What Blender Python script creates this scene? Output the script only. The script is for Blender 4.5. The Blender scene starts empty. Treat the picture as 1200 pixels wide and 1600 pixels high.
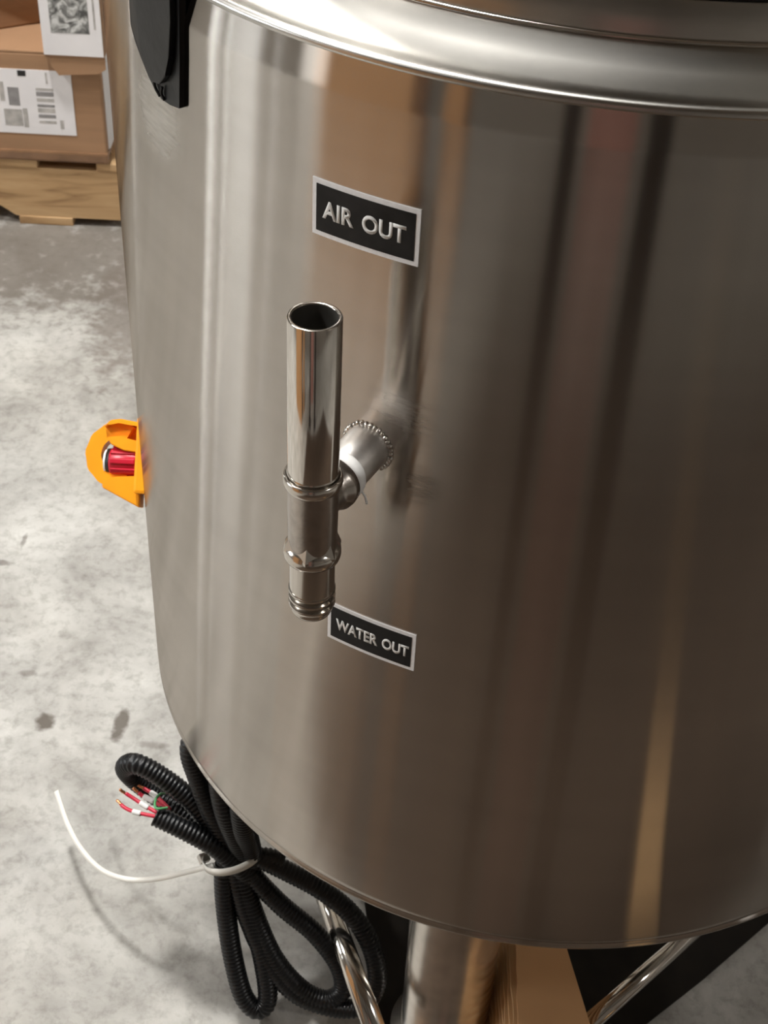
import bpy, bmesh, math, random
from mathutils import Vector, Matrix
random.seed(7)
SC = bpy.context.scene
COL = SC.collection

# ------------------------------------------------------------------ camera
R = 0.375            # tank radius
ZB = 0.33            # tank bottom above floor
ZT = ZB + 1.8632 * R # where the straight wall ends
PITCH, ROLL = math.radians(40.217), math.radians(2.967)
cam_d = bpy.data.cameras.new('camera')
cam = bpy.data.objects.new('camera', cam_d)
COL.objects.link(cam)
SC.camera = cam
cam_d.sensor_fit = 'VERTICAL'
cam_d.sensor_height = 36.0
cam_d.lens = 36.0 * 2300.0 / 1600.0
cam_d.clip_start = 0.02
_rt = Vector((1, 0, 0))
_up = Vector((0, math.sin(PITCH), math.cos(PITCH)))
_fw = Vector((0, math.cos(PITCH), -math.sin(PITCH)))
_cr = _rt * math.cos(ROLL) + _up * math.sin(ROLL)
_cu = -_rt * math.sin(ROLL) + _up * math.cos(ROLL)
_m = Matrix((_cr, _cu, -_fw)).transposed().to_4x4()
_m.translation = Vector((-0.421 * R, -2.8203 * R, ZT + 0.8893 * R))
cam.matrix_world = _m
cam_d.dof.use_dof = True
cam_d.dof.focus_distance = 0.93
cam_d.dof.aperture_fstop = 26.0

# ------------------------------------------------------------------ world, exposure
world = bpy.data.worlds.new('world')
SC.world = world
world.use_nodes = True
world.node_tree.nodes['Background'].inputs[0].default_value = (0.9, 0.93, 1.0, 1)
world.node_tree.nodes['Background'].inputs[1].default_value = 0.05
SC.view_settings.view_transform = 'Standard'
SC.view_settings.look = 'None'
SC.view_settings.gamma = 1.0
SC.view_settings.use_curve_mapping = False
SC.view_settings.exposure = 0.06
TUBE_STRENGTH = 100.0
BAYS_AND_FILLS = [(-0.90, 0.5, 4.0, 295.0, 'round high bay lamp hanging above the cartons and pallet'),
        (4.6, -3.0, 4.0, 190.0, 'added round fill lamp, unseen, beyond the added deck'),  # fill lamp added out of view on the right
        (-3.0, -0.40, 4.0, 240.0, 'added round fill lamp, unseen, brightening the label plates')]  # added lamp, brightens the label plates from the side
# glowing panes added on the left wall for streaks in the steel: y0, y1, z0, z1, strength
GLOW_PANES = [(-1.15, -0.50, 1.3, 2.9, 9.0), (-0.37, -0.30, 1.3, 2.9, 36.0), (0.07, 0.17, 1.3, 2.9, 42.0), (-1.66, -1.62, 1.3, 2.9, 14.0), (3.50, 3.65, 1.3, 2.9, 25.0)]
# ceiling lights: (x, y, z, direction of the tubes)
LIGHTS = [
    (-1.25, 3.5, 4.0, 0, 'white twin tube ceiling light between the pallet and the far wall'),
    (2.6, 3.4, 4.0, 90, 'white twin tube ceiling light beyond the added deck edge'),
]

# ------------------------------------------------------------------ materials
def new_mat(name):
    m = bpy.data.materials.new(name)
    m.use_nodes = True
    nt = m.node_tree
    b = nt.nodes['Principled BSDF']
    return m, nt, b

def N(nt, kind, **kw):
    n = nt.nodes.new(kind)
    for k, v in kw.items():
        setattr(n, k, v)
    return n

def ramp(nt, stops):
    r = N(nt, 'ShaderNodeValToRGB')
    els = r.color_ramp.elements
    els[0].position, els[0].color = stops[0][0], (*stops[0][1], 1)
    els[1].position, els[1].color = stops[-1][0], (*stops[-1][1], 1)
    for p, c in stops[1:-1]:
        e = els.new(p)
        e.color = (*c, 1)
    return r

def plain(name, col, rough=0.5, metal=0.0, spec=0.5, var=0.08, scale=30.0, bump=0.0, coord='Object'):
    """solid colour with a little mottling"""
    m, nt, b = new_mat(name)
    tc = N(nt, 'ShaderNodeTexCoord')
    nz = N(nt, 'ShaderNodeTexNoise')
    nz.inputs['Scale'].default_value = scale
    nz.inputs['Detail'].default_value = 4
    nt.links.new(tc.outputs[coord], nz.inputs['Vector'])
    lo = tuple(max(0, c * (1 - var)) for c in col)
    hi = tuple(min(1, c * (1 + var)) for c in col)
    r = ramp(nt, [(0.3, lo), (0.7, hi)])
    nt.links.new(nz.outputs['Fac'], r.inputs['Fac'])
    nt.links.new(r.outputs['Color'], b.inputs['Base Color'])
    b.inputs['Roughness'].default_value = rough
    b.inputs['Metallic'].default_value = metal
    b.inputs['Specular IOR Level'].default_value = spec
    if bump:
        bp = N(nt, 'ShaderNodeBump')
        bp.inputs['Strength'].default_value = bump
        bp.inputs['Distance'].default_value = 0.002
        nt.links.new(nz.outputs['Fac'], bp.inputs['Height'])
        nt.links.new(bp.outputs['Normal'], b.inputs['Normal'])
    return m

def brushed(name, col, r_wide, an_wide, r_fine, an_fine, mix=0.4, smudge=0.12, patches=()):
    """stainless steel with a circumferential satin grain: reflections smear along the height"""
    m, nt, b = new_mat(name)
    nt.nodes.remove(b)
    out = nt.nodes['Material Output']
    tan = N(nt, 'ShaderNodeTangent', direction_type='RADIAL', axis='Z')
    tc = N(nt, 'ShaderNodeTexCoord')
    mp = N(nt, 'ShaderNodeMapping')
    mp.inputs['Scale'].default_value = (7, 7, 60)
    nz = N(nt, 'ShaderNodeTexNoise')
    nz.inputs['Scale'].default_value = 1.0
    nz.inputs['Detail'].default_value = 6
    nt.links.new(tc.outputs['Object'], mp.inputs['Vector'])
    nt.links.new(mp.outputs['Vector'], nz.inputs['Vector'])
    nz2 = N(nt, 'ShaderNodeTexNoise')
    nz2.inputs['Scale'].default_value = 9.0
    nz2.inputs['Detail'].default_value = 5
    nt.links.new(tc.outputs['Object'], nz2.inputs['Vector'])
    addn = N(nt, 'ShaderNodeMath', operation='ADD')
    nt.links.new(nz.outputs['Fac'], addn.inputs[0])
    nt.links.new(nz2.outputs['Fac'], addn.inputs[1])
    rmp = ramp(nt, [(0.7, tuple(c * (1 - smudge) for c in col)), (1.3, tuple(min(1, c * (1 + smudge)) for c in col))])
    half = N(nt, 'ShaderNodeMath', operation='MULTIPLY')
    half.inputs[1].default_value = 0.5
    rmp.color_ramp.elements[0].position = 0.35
    rmp.color_ramp.elements[1].position = 0.65
    nt.links.new(addn.outputs[0], half.inputs[0])
    nt.links.new(half.outputs[0], rmp.inputs['Fac'])
    gs = []
    for rr, an in ((r_wide, an_wide), (r_fine, an_fine)):
        g = N(nt, 'ShaderNodeBsdfAnisotropic')
        g.distribution = 'BECKMANN'
        g.inputs['Roughness'].default_value = rr
        g.inputs['Anisotropy'].default_value = an
        g.inputs['Rotation'].default_value = 0.0
        nt.links.new(rmp.outputs['Color'], g.inputs['Color'])
        nt.links.new(tan.outputs['Tangent'], g.inputs['Tangent'])
        gs.append(g)
    mx = N(nt, 'ShaderNodeMixShader')
    mx.inputs[0].default_value = mix
    nt.links.new(gs[0].outputs[0], mx.inputs[1])
    nt.links.new(gs[1].outputs[0], mx.inputs[2])
    last = mx.outputs[0]
    # rubbed patches: centre, radius, colour, roughness, strength
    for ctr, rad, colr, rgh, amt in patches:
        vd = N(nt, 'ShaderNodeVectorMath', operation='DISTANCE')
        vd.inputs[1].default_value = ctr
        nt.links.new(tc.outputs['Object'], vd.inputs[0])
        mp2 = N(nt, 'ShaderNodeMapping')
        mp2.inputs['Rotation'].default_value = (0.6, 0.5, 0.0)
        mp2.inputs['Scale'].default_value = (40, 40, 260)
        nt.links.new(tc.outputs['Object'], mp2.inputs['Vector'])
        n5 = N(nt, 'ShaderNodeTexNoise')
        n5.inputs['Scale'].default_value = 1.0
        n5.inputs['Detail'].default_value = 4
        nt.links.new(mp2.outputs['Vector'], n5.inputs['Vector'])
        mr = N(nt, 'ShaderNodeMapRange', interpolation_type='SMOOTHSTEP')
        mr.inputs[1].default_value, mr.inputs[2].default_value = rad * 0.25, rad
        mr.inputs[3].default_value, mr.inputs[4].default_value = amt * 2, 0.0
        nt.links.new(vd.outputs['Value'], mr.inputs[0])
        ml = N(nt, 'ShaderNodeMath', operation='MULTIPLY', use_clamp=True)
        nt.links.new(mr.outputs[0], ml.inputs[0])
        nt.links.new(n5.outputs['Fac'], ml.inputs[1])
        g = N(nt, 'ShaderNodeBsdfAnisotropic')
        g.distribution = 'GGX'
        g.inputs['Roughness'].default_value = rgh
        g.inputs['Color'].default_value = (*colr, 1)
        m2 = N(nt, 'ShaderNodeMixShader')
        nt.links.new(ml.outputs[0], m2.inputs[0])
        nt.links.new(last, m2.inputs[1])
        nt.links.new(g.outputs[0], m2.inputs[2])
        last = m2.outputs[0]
    nt.links.new(last, out.inputs['Surface'])
    return m

M = {}
M['shell'] = brushed('satin_steel', (0.51, 0.475, 0.435), 0.25, 0.86, 0.17, 0.65, 0.6, smudge=0.05,
    patches=[((-0.311, -0.210, 0.958), 0.040, (0.80, 0.78, 0.74), 0.5, 0.42), ((-0.150, -0.344, 0.835), 0.034, (0.42, 0.385, 0.35), 0.42, 0.30),
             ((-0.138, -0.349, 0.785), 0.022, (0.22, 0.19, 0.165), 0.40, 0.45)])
M['rim'] = brushed('polished_rim_steel', (0.56, 0.545, 0.515), 0.42, 0.0, 0.22, 0.0, 0.5, smudge=0.22)
M['polish'] = plain('polished_pipe_steel', (0.70, 0.66, 0.61), 0.10, 1.0, var=0.04)
M['cast'] = plain('cast_fitting_steel', (0.43, 0.39, 0.355), 0.27, 1.0, var=0.12, scale=160, bump=0.08)
M['barb'] = plain('turned_steel', (0.60, 0.56, 0.51), 0.18, 1.0, var=0.05)
M['stub'] = plain('satin_stub_steel', (0.76, 0.73, 0.70), 0.42, 1.0, var=0.10, scale=80)
M['weld'] = plain('weld_bead_steel', (0.60, 0.57, 0.53), 0.22, 1.0, var=0.25, scale=300, bump=0.5)
M['inside'] = plain('dull_pipe_bore_steel', (0.10, 0.095, 0.085), 0.55, 0.6, var=0.2)
M['legsteel'] = plain('leg_steel', (0.62, 0.58, 0.53), 0.24, 1.0, var=0.14, scale=40)
M['rubber'] = plain('black_rubber', (0.012, 0.012, 0.013), 0.5, var=0.3)
M['conduit'] = plain('black_corrugated_plastic', (0.006, 0.0065, 0.0075), 0.36, var=0.3, spec=0.4)
M['strap'] = plain('black_soft_vinyl', (0.010, 0.010, 0.0105), 0.38, var=0.6, scale=25, bump=0.5, spec=0.3)
M['white_plastic'] = plain('translucent_white_nylon', (0.80, 0.78, 0.72), 0.35, var=0.04)
M['ptfe'] = plain('white_thread_tape', (0.85, 0.84, 0.82), 0.45, var=0.05)
M['silver'] = plain('silver_label_border', (0.92, 0.92, 0.93), 0.4, var=0.04, scale=300)
M['label_black'] = plain('matte_black_label', (0.014, 0.0135, 0.0135), 0.5, var=0.4, scale=90, spec=0.25)
M['label_text'] = plain('pale_grey_lettering', (0.86, 0.86, 0.84), 0.5, var=0.05)
M['orange'] = plain('orange_yellow_plastic', (0.95, 0.36, 0.012), 0.32, var=0.06)
M['red'] = plain('red_button_plastic', (0.52, 0.012, 0.035), 0.30, var=0.12)
M['black'] = plain('black_plastic', (0.01, 0.01, 0.01), 0.4, var=0.2)
M['white'] = plain('white_paint', (0.82, 0.82, 0.80), 0.5, var=0.04)
M['wire_red'] = plain('red_wire_insulation', (0.62, 0.025, 0.06), 0.38, var=0.08)
M['copper'] = plain('bare_copper', (0.75, 0.33, 0.16), 0.3, 1.0, var=0.15, scale=200)
M['wire_green'] = plain('green_wire_insulation', (0.10, 0.36, 0.14), 0.4, var=0.08)
M['paper'] = plain('white_paper', (0.78, 0.76, 0.77), 0.6, var=0.05, scale=14)
M['print_grey'] = plain('grey_print', (0.24, 0.23, 0.23), 0.6, var=0.25, scale=60)
M['print_mid'] = plain('pale_grey_print', (0.42, 0.40, 0.38), 0.6, var=0.25, scale=60)
M['film'] = plain('brown_stretch_film', (0.20, 0.11, 0.06), 0.15, var=0.3, scale=20, bump=0.5)
M['tape'] = plain('clear_brown_tape', (0.42, 0.25, 0.13), 0.25, var=0.06)
M['dark_steel'] = plain('dark_painted_steel', (0.028, 0.022, 0.02), 0.5, var=0.2)
M['deck'] = plain('added_deck_brown', (0.24, 0.20, 0.16), 0.7, var=0.25, scale=4)
M['wallpaint'] = plain('warm_grey_wall', (0.27, 0.24, 0.21), 0.8, var=0.08, scale=1.5)
M['ceil'] = plain('grey_ceiling', (0.42, 0.41, 0.39), 0.85, var=0.08, scale=1.5)
M['added_redcard'] = plain('added_carton_red', (0.58, 0.30, 0.26), 0.6, var=0.12, scale=8)
M['mat'] = plain('dark_brown_sheet', (0.012, 0.009, 0.006), 0.75, var=0.3, spec=0.2)
M['added_mat_brown'] = plain('added_mat_surface', (0.085, 0.060, 0.043), 0.8, var=0.2, scale=12, spec=0.2)
M['housing'] = plain('white_light_housing', (0.75, 0.75, 0.74), 0.5, var=0.03)

def emit(name, col, s):
    m, nt, b = new_mat(name)
    b.inputs['Base Color'].default_value = (*col, 1)
    b.inputs['Emission Color'].default_value = (*col, 1)
    b.inputs['Emission Strength'].default_value = s
    return m
M['tube'] = emit('lit_tube', (1.0, 0.955, 0.88), TUBE_STRENGTH)

def cardboard(name, col):
    m, nt, b = new_mat(name)
    tc = N(nt, 'ShaderNodeTexCoord')
    mp = N(nt, 'ShaderNodeMapping')
    mp.inputs['Scale'].default_value = (6, 6, 60)
    nz = N(nt, 'ShaderNodeTexNoise')
    nz.inputs['Scale'].default_value = 1.0
    nz.inputs['Detail'].default_value = 5
    nt.links.new(tc.outputs['Object'], mp.inputs['Vector'])
    nt.links.new(mp.outputs['Vector'], nz.inputs['Vector'])
    r = ramp(nt, [(0.3, tuple(c * 0.88 for c in col)), (0.7, tuple(min(1, c * 1.1) for c in col))])
    nt.links.new(nz.outputs['Fac'], r.inputs['Fac'])
    nt.links.new(r.outputs['Color'], b.inputs['Base Color'])
    b.inputs['Roughness'].default_value = 0.75
    return m
M['card'] = cardboard('kraft_cardboard', (0.34, 0.195, 0.105))
M['card_light'] = cardboard('light_kraft_cardboard', (0.58, 0.32, 0.145))
M['card_pale'] = cardboard('pale_kraft_cardboard', (0.62, 0.40, 0.20))

def wood():
    m, nt, b = new_mat('pallet_pine')
    tc = N(nt, 'ShaderNodeTexCoord')
    mp = N(nt, 'ShaderNodeMapping')
    mp.inputs['Scale'].default_value = (5, 40, 40)
    nz = N(nt, 'ShaderNodeTexNoise')
    nz.inputs['Scale'].default_value = 1.0
    nz.inputs['Detail'].default_value = 6
    nz.inputs['Distortion'].default_value = 1.2
    nt.links.new(tc.outputs['Object'], mp.inputs['Vector'])
    nt.links.new(mp.outputs['Vector'], nz.inputs['Vector'])
    r = ramp(nt, [(0.25, (0.20, 0.105, 0.045)), (0.45, (0.46, 0.29, 0.14)), (0.75, (0.58, 0.39, 0.21))])
    nt.links.new(nz.outputs['Fac'], r.inputs['Fac'])
    nt.links.new(r.outputs['Color'], b.inputs['Base Color'])
    b.inputs['Roughness'].default_value = 0.7
    return m
M['wood'] = wood()

def photo_print():
    m, nt, b = new_mat('grey_photo_print')
    tc = N(nt, 'ShaderNodeTexCoord')
    nz = N(nt, 'ShaderNodeTexNoise')
    nz.inputs['Scale'].default_value = 55.0
    nz.inputs['Detail'].default_value = 6
    nz.inputs['Distortion'].default_value = 1.5
    nt.links.new(tc.outputs['Object'], nz.inputs['Vector'])
    r = ramp(nt, [(0.36, (0.07, 0.07, 0.07)), (0.5, (0.26, 0.26, 0.25)), (0.64, (0.62, 0.62, 0.61))])
    nt.links.new(nz.outputs['Fac'], r.inputs['Fac'])
    nt.links.new(r.outputs['Color'], b.inputs['Base Color'])
    b.inputs['Roughness'].default_value = 0.5
    return m
M['photo'] = photo_print()

def concrete():
    m, nt, b = new_mat('worn_concrete')
    tc = N(nt, 'ShaderNodeTexCoord')
    def noise(scale, detail=8, dist=0.0, rough=0.6):
        n = N(nt, 'ShaderNodeTexNoise')
        n.inputs['Scale'].default_value = scale
        n.inputs['Detail'].default_value = detail
        n.inputs['Distortion'].default_value = dist
        n.inputs['Roughness'].default_value = rough
        nt.links.new(tc.outputs['Object'], n.inputs['Vector'])
        return n
    def mixrgb(kind, fac, a, bb):
        x = N(nt, 'ShaderNodeMix', data_type='RGBA', blend_type=kind)
        for sock, v in ((x.inputs[0], fac), (x.inputs[6], a), (x.inputs[7], bb)):
            if isinstance(v, bpy.types.NodeSocket):
                nt.links.new(v, sock)
            elif isinstance(v, tuple):
                sock.default_value = (*v, 1)
            else:
                sock.default_value = v
        return x.outputs[2]
    n1 = noise(7, 10, 0.4, 0.65)
    r1 = ramp(nt, [(0.32, (0.27, 0.26, 0.24)), (0.5, (0.43, 0.42, 0.395)), (0.70, (0.58, 0.57, 0.54))])
    nt.links.new(n1.outputs['Fac'], r1.inputs['Fac'])
    n2 = noise(60, 6, 0.2, 0.7)
    r2 = ramp(nt, [(0.30, (0.60, 0.59, 0.57)), (0.52, (1, 1, 1)), (0.8, (1.0, 1.0, 1.0))])
    nt.links.new(n2.outputs['Fac'], r2.inputs['Fac'])
    c = mixrgb('MULTIPLY', 0.8, r1.outputs['Color'], r2.outputs['Color'])
    n3 = noise(2.0, 6, 0.8)
    r3 = ramp(nt, [(0.35, (0.86, 0.84, 0.81)), (0.6, (1, 1, 1))])
    nt.links.new(n3.outputs['Fac'], r3.inputs['Fac'])
    c = mixrgb('MULTIPLY', 0.9, c, r3.outputs['Color'])
    # stains, and pallet shade painted as patches: x, y, radius x, radius y, strength
    wob = noise(30, 4)
    sep = N(nt, 'ShaderNodeSeparateXYZ')
    nt.links.new(tc.outputs['Object'], sep.inputs[0])
    def math_(op, a, bb):
        x = N(nt, 'ShaderNodeMath', operation=op)
        for sock, v in zip(x.inputs, (a, bb)):
            if isinstance(v, bpy.types.NodeSocket):
                nt.links.new(v, sock)
            else:
                sock.default_value = v
        return x.outputs[0]
    for sx, sy, rx, ry, st, colr in STAINS_AND_SHADE:
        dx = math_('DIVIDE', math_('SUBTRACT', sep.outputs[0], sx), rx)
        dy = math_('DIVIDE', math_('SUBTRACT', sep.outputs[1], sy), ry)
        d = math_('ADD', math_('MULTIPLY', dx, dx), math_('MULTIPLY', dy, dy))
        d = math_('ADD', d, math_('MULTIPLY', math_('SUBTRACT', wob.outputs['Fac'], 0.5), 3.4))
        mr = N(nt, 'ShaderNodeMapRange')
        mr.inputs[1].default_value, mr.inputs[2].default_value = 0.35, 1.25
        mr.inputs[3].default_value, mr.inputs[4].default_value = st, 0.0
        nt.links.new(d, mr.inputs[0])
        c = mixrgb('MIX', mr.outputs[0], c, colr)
    nt.links.new(c, b.inputs['Base Color'])
    b.inputs['Roughness'].default_value = 0.62
    bp = N(nt, 'ShaderNodeBump')
    bp.inputs['Strength'].default_value = 0.25
    bp.inputs['Distance'].default_value = 0.003
    nt.links.new(n2.outputs['Fac'], bp.inputs['Height'])
    nt.links.new(bp.outputs['Normal'], b.inputs['Normal'])
    return m
BROWN = (0.10, 0.083, 0.066)
STAINS_AND_SHADE = [
    (-0.555, 0.125, 0.013, 0.016, 0.95, BROWN), (-0.464, 0.128, 0.009, 0.028, 0.9, BROWN),
    (-0.652, 0.452, 0.004, 0.016, 0.6, BROWN), (-0.678, 0.405, 0.020, 0.006, 0.6, BROWN),
    (-0.592, 0.205, 0.012, 0.006, 0.5, BROWN),
    (-0.42, 0.10, 0.02, 0.006, 0.45, BROWN),
    (-0.80, 1.22, 0.34, 0.20, 0.80, (0.135, 0.115, 0.095)),  # shade before the pallet, painted into the floor colour
    (-0.60, 1.06, 0.07, 0.22, 0.70, (0.15, 0.125, 0.105)),  # more painted shade, reaching forward from the pallet corner
]
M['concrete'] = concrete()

# ------------------------------------------------------------------ mesh helpers
def obj(name, bm, mat, parent=None, smooth=False, loc=None):
    me = bpy.data.meshes.new(name)
    bmesh.ops.recalc_face_normals(bm, faces=bm.faces)
    bm.to_mesh(me)
    bm.free()
    if smooth:
        for p in me.polygons:
            p.use_smooth = True
    me.materials.append(M[mat] if isinstance(mat, str) else mat)
    o = bpy.data.objects.new(name, me)
    COL.objects.link(o)
    if parent is not None:
        o.parent = parent
    if loc is not None:
        o.location = loc
    return o

def thing(name, label, cat, loc=(0, 0, 0), rotz=0.0, group=None):
    o = bpy.data.objects.new(name, None)
    o.empty_display_size = 0.05
    COL.objects.link(o)
    o.location = loc
    o.rotation_euler = (0, 0, rotz)
    return tag(o, label, cat, group)

def tag(o, label, cat, group=None):
    o['label'] = label
    o['category'] = cat
    if group:
        o['group'] = group
    return o

def structure(o, label=None):
    o['kind'] = 'structure'
    if label:
        o['label'] = label
    return o

def box(x0, x1, y0, y1, z0, z1, bev=0.0, bm=None):
    own = bm is None
    if own:
        bm = bmesh.new()
    vs = [bm.verts.new(p) for p in ((x0, y0, z0), (x1, y0, z0), (x1, y1, z0), (x0, y1, z0),
                                    (x0, y0, z1), (x1, y0, z1), (x1, y1, z1), (x0, y1, z1))]
    fs = [bm.faces.new([vs[i] for i in f]) for f in ((0, 3, 2, 1), (4, 5, 6, 7), (0, 1, 5, 4), (1, 2, 6, 5), (2, 3, 7, 6), (3, 0, 4, 7))]
    if bev:
        es = list({e for f in fs for e in f.edges})
        bmesh.ops.bevel(bm, geom=es, offset=bev, segments=2, affect='EDGES', profile=0.6)
    return bm

def lathe(prof, segs=64, closed=False, bm=None):
    """prof: (radius, z) list, turned about Z"""
    if bm is None:
        bm = bmesh.new()
    rings = []
    for r, z in prof:
        if r < 1e-6:
            rings.append([bm.verts.new((0, 0, z))])
        else:
            rings.append([bm.verts.new((r * math.cos(2 * math.pi * k / segs), r * math.sin(2 * math.pi * k / segs), z)) for k in range(segs)])
    pairs = list(zip(rings[:-1], rings[1:]))
    if closed:
        pairs.append((rings[-1], rings[0]))
    for a, b in pairs:
        for k in range(segs):
            k2 = (k + 1) % segs
            if len(a) == 1 and len(b) == 1:
                continue
            if len(a) == 1:
                bm.faces.new((a[0], b[k2], b[k]))
            elif len(b) == 1:
                bm.faces.new((a[k], a[k2], b[0]))
            else:
                bm.faces.new((a[k], a[k2], b[k2], b[k]))
    return bm

def catmull(pts, step):
    pts = [Vector(p) for p in pts]
    P = [pts[0] * 2 - pts[1]] + pts + [pts[-1] * 2 - pts[-2]]
    dense = []
    for i in range(1, len(P) - 2):
        p0, p1, p2, p3 = P[i - 1:i + 3]
        n = 40
        for k in range(n):
            t = k / n
            dense.append(0.5 * ((2 * p1) + (p2 - p0) * t + (2 * p0 - 5 * p1 + 4 * p2 - p3) * t * t + (3 * p1 - p0 - 3 * p2 + p3) * t ** 3))
    dense.append(P[-2])
    outp = [dense[0]]
    acc = 0.0
    for a, b in zip(dense[:-1], dense[1:]):
        seg = (b - a).length
        while acc + seg >= step:
            a = a.lerp(b, (step - acc) / seg)
            outp.append(a.copy())
            seg = (b - a).length
            acc = 0.0
        acc += seg
    if (outp[-1] - dense[-1]).length > step * 0.3:
        outp.append(dense[-1])
    return outp

def frames(path):
    tg = []
    for i in range(len(path)):
        a, b = path[max(0, i - 1)], path[min(len(path) - 1, i + 1)]
        tg.append((b - a).normalized())
    n = tg[0].orthogonal().normalized()
    res = []
    for t in tg:
        n = (n - t * n.dot(t)).normalized()
        res.append((t, n, t.cross(n)))
    return res

def tube(path, rad, segs=12, cap=True, bm=None, closed=False):
    """rad: number or function of index"""
    if bm is None:
        bm = bmesh.new()
    rings = []
    for i, (p, (t, n, b)) in enumerate(zip(path, frames(path))):
        r = rad(i) if callable(rad) else rad
        rings.append([bm.verts.new(p + (n * math.cos(2 * math.pi * k / segs) + b * math.sin(2 * math.pi * k / segs)) * r) for k in range(segs)])
    pairs = list(zip(rings[:-1], rings[1:]))
    if closed:
        pairs.append((rings[-1], rings[0]))
    for a, b in pairs:
        for k in range(segs):
            k2 = (k + 1) % segs
            bm.faces.new((a[k], a[k2], b[k2], b[k]))
    if cap and not closed:
        bm.faces.new(rings[0][::-1])
        bm.faces.new(rings[-1])
    return bm

def orient(o, axis, loc):
    """turn local +Z to axis and set the place"""
    o.rotation_mode = 'QUATERNION'
    o.rotation_quaternion = Vector(axis).to_track_quat('Z', 'Y')
    o.location = loc

def on_tank(az_deg, z, out=0.0):
    a = math.radians(az_deg)
    return Vector(((R + out) * math.sin(a), -(R + out) * math.cos(a), z))

# ------------------------------------------------------------------ the room
structure(obj('floor', box(-6, 6, -6, 6, -0.05, 0), 'concrete'), 'worn pale grey concrete floor with brown stains and painted shade')
structure(obj('wall_back', box(-6, 6, 6, 6.1, 0, 4.3), 'wallpaint'), 'plain warm grey wall beyond the pallet')
structure(obj('wall_front', box(-6, 6, -6.1, -6, 0, 4.3), 'wallpaint'), 'plain warm grey wall behind the viewer')
structure(obj('wall_left', box(-6.1, -6, -6, 6, 0, 4.3), 'wallpaint'), 'plain warm grey wall at the side of the cartons')
structure(obj('wall_right', box(6, 6.1, -6, 6, 0, 4.3), 'wallpaint'), 'plain warm grey wall beyond the added deck')
structure(obj('ceiling', box(-6, 6, -6, 6, 4.3, 4.4), 'ceil'), 'flat grey ceiling of the workshop')
structure(obj('ceiling_added_deck', box(-0.9, 2.2, -2.2, -0.12, 2.45, 2.6), 'deck'), 'added deck out of view, shades the floor before the tank')  # unseen deck added to keep lamp light off the front floor

for bx_, by_, bz_, bs_, lab in BAYS_AND_FILLS:
    bay = thing('high_bay_or_added_fill_light', lab, 'light', (bx_, by_, bz_), 0, 'high bay and added fill lamps')
    obj('housing', lathe([(0, 0.22), (0.06, 0.22), (0.08, 0.10), (0.24, 0.03), (0.24, 0.004), (0.215, 0.004)], 40), 'housing', bay, True)
    obj('lens', lathe([(0, 0.0), (0.20, 0.0), (0.21, 0.004)], 40), emit('lit_lens', (1.0, 0.985, 0.955), bs_), bay, True)
    obj('hanger', tube([Vector((0, 0, 0.22)), Vector((0, 0, 0.30))], 0.01, 8), 'dark_steel', bay)
for i, (y0, y1, z0, z1, ws) in enumerate(GLOW_PANES):
    wn = structure(obj('glow_pane_%d' % (i + 1), box(-5.995, -5.985, y0, y1, z0, z1), emit('added_glow', (0.93, 0.97, 1.0), ws)), 'tall glowing pane added on the side wall for streaks in the steel')
    for q, (ya, yb, za, zb_) in enumerate(((y0 - 0.04, y0, z0 - 0.04, z1 + 0.04), (y1, y1 + 0.04, z0 - 0.04, z1 + 0.04), (y0, y1, z0 - 0.04, z0), (y0, y1, z1, z1 + 0.04))):
        obj('glow_pane_frame', box(-6.0, -5.97, ya, yb, za, zb_), 'dark_steel', wn)
tube_mesh = None
for lx, ly, lz, rot, lab in LIGHTS:
    t = thing('ceiling_light', lab, 'light', (lx, ly, lz), math.radians(rot), 'twin tube ceiling lights')
    obj('housing', box(-0.65, 0.65, -0.15, 0.15, 0.04, 0.30, 0.01), 'housing', t)
    for s in (-1, 1):
        if tube_mesh is None:
            o = obj('lamp_tube', tube([Vector((-0.6, 0, 0)), Vector((0.6, 0, 0))], 0.0175, 10), 'tube', t, True)
            tube_mesh = o.data
        else:
            o = bpy.data.objects.new('lamp_tube', tube_mesh)
            COL.objects.link(o)
            o.parent = t
        o.location = (0, 0.09 * s, 0.02)

# ------------------------------------------------------------------ the tank
tank = thing('steel_tank', 'large round brushed stainless steel tank standing on tubular legs', 'tank')
SEG = 256
wall = [(R - 0.010, ZB), (R - 0.004, ZB + 0.0012), (R - 0.0008, ZB + 0.004), (R - 0.0003, ZB + 0.0065), (R - 0.0016, ZB + 0.009), (R - 0.0018, ZB + 0.0105), (R - 0.0003, ZB + 0.014), (R, ZB + 0.018),
        (R, ZB + 0.10), (R, ZB + 0.3), (R, ZT - 0.002), (R - 0.00015, ZT), (R - 0.0005, ZT + 0.002), (R - 0.0019, ZT + 0.010), (R - 0.0034, ZT + 0.0185)]
obj('shell', lathe(wall, SEG), 'shell', tank, True)
zb, rb = ZT + 0.021, 0.9917 * R
zu, ru = ZT + 0.0928 * R, 0.8508 * R
rim = [(R - 0.0034, ZT + 0.0185), (rb + 0.0006, zb - 0.001), (rb - 0.0006, zb + 0.0016), (rb - 0.003, zb + 0.0026), (rb - 0.006, zb + 0.0022),
       (rb - 0.014, zb + 0.0034), (rb - 0.030, zb + 0.0075), (ru + 0.006, zu - 0.0012), (ru + 0.001, zu - 0.0006)]
obj('shoulder_ring', lathe(rim, SEG), 'rim', tank, True)
bd = [(ru + 0.0020 * math.cos(t * math.pi / 8), zu + 0.0004 + 0.0016 * math.sin(t * math.pi / 8)) for t in range(-3, 9)]
obj('collar_bead', lathe(bd, SEG), 'barb', tank, True)
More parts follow.
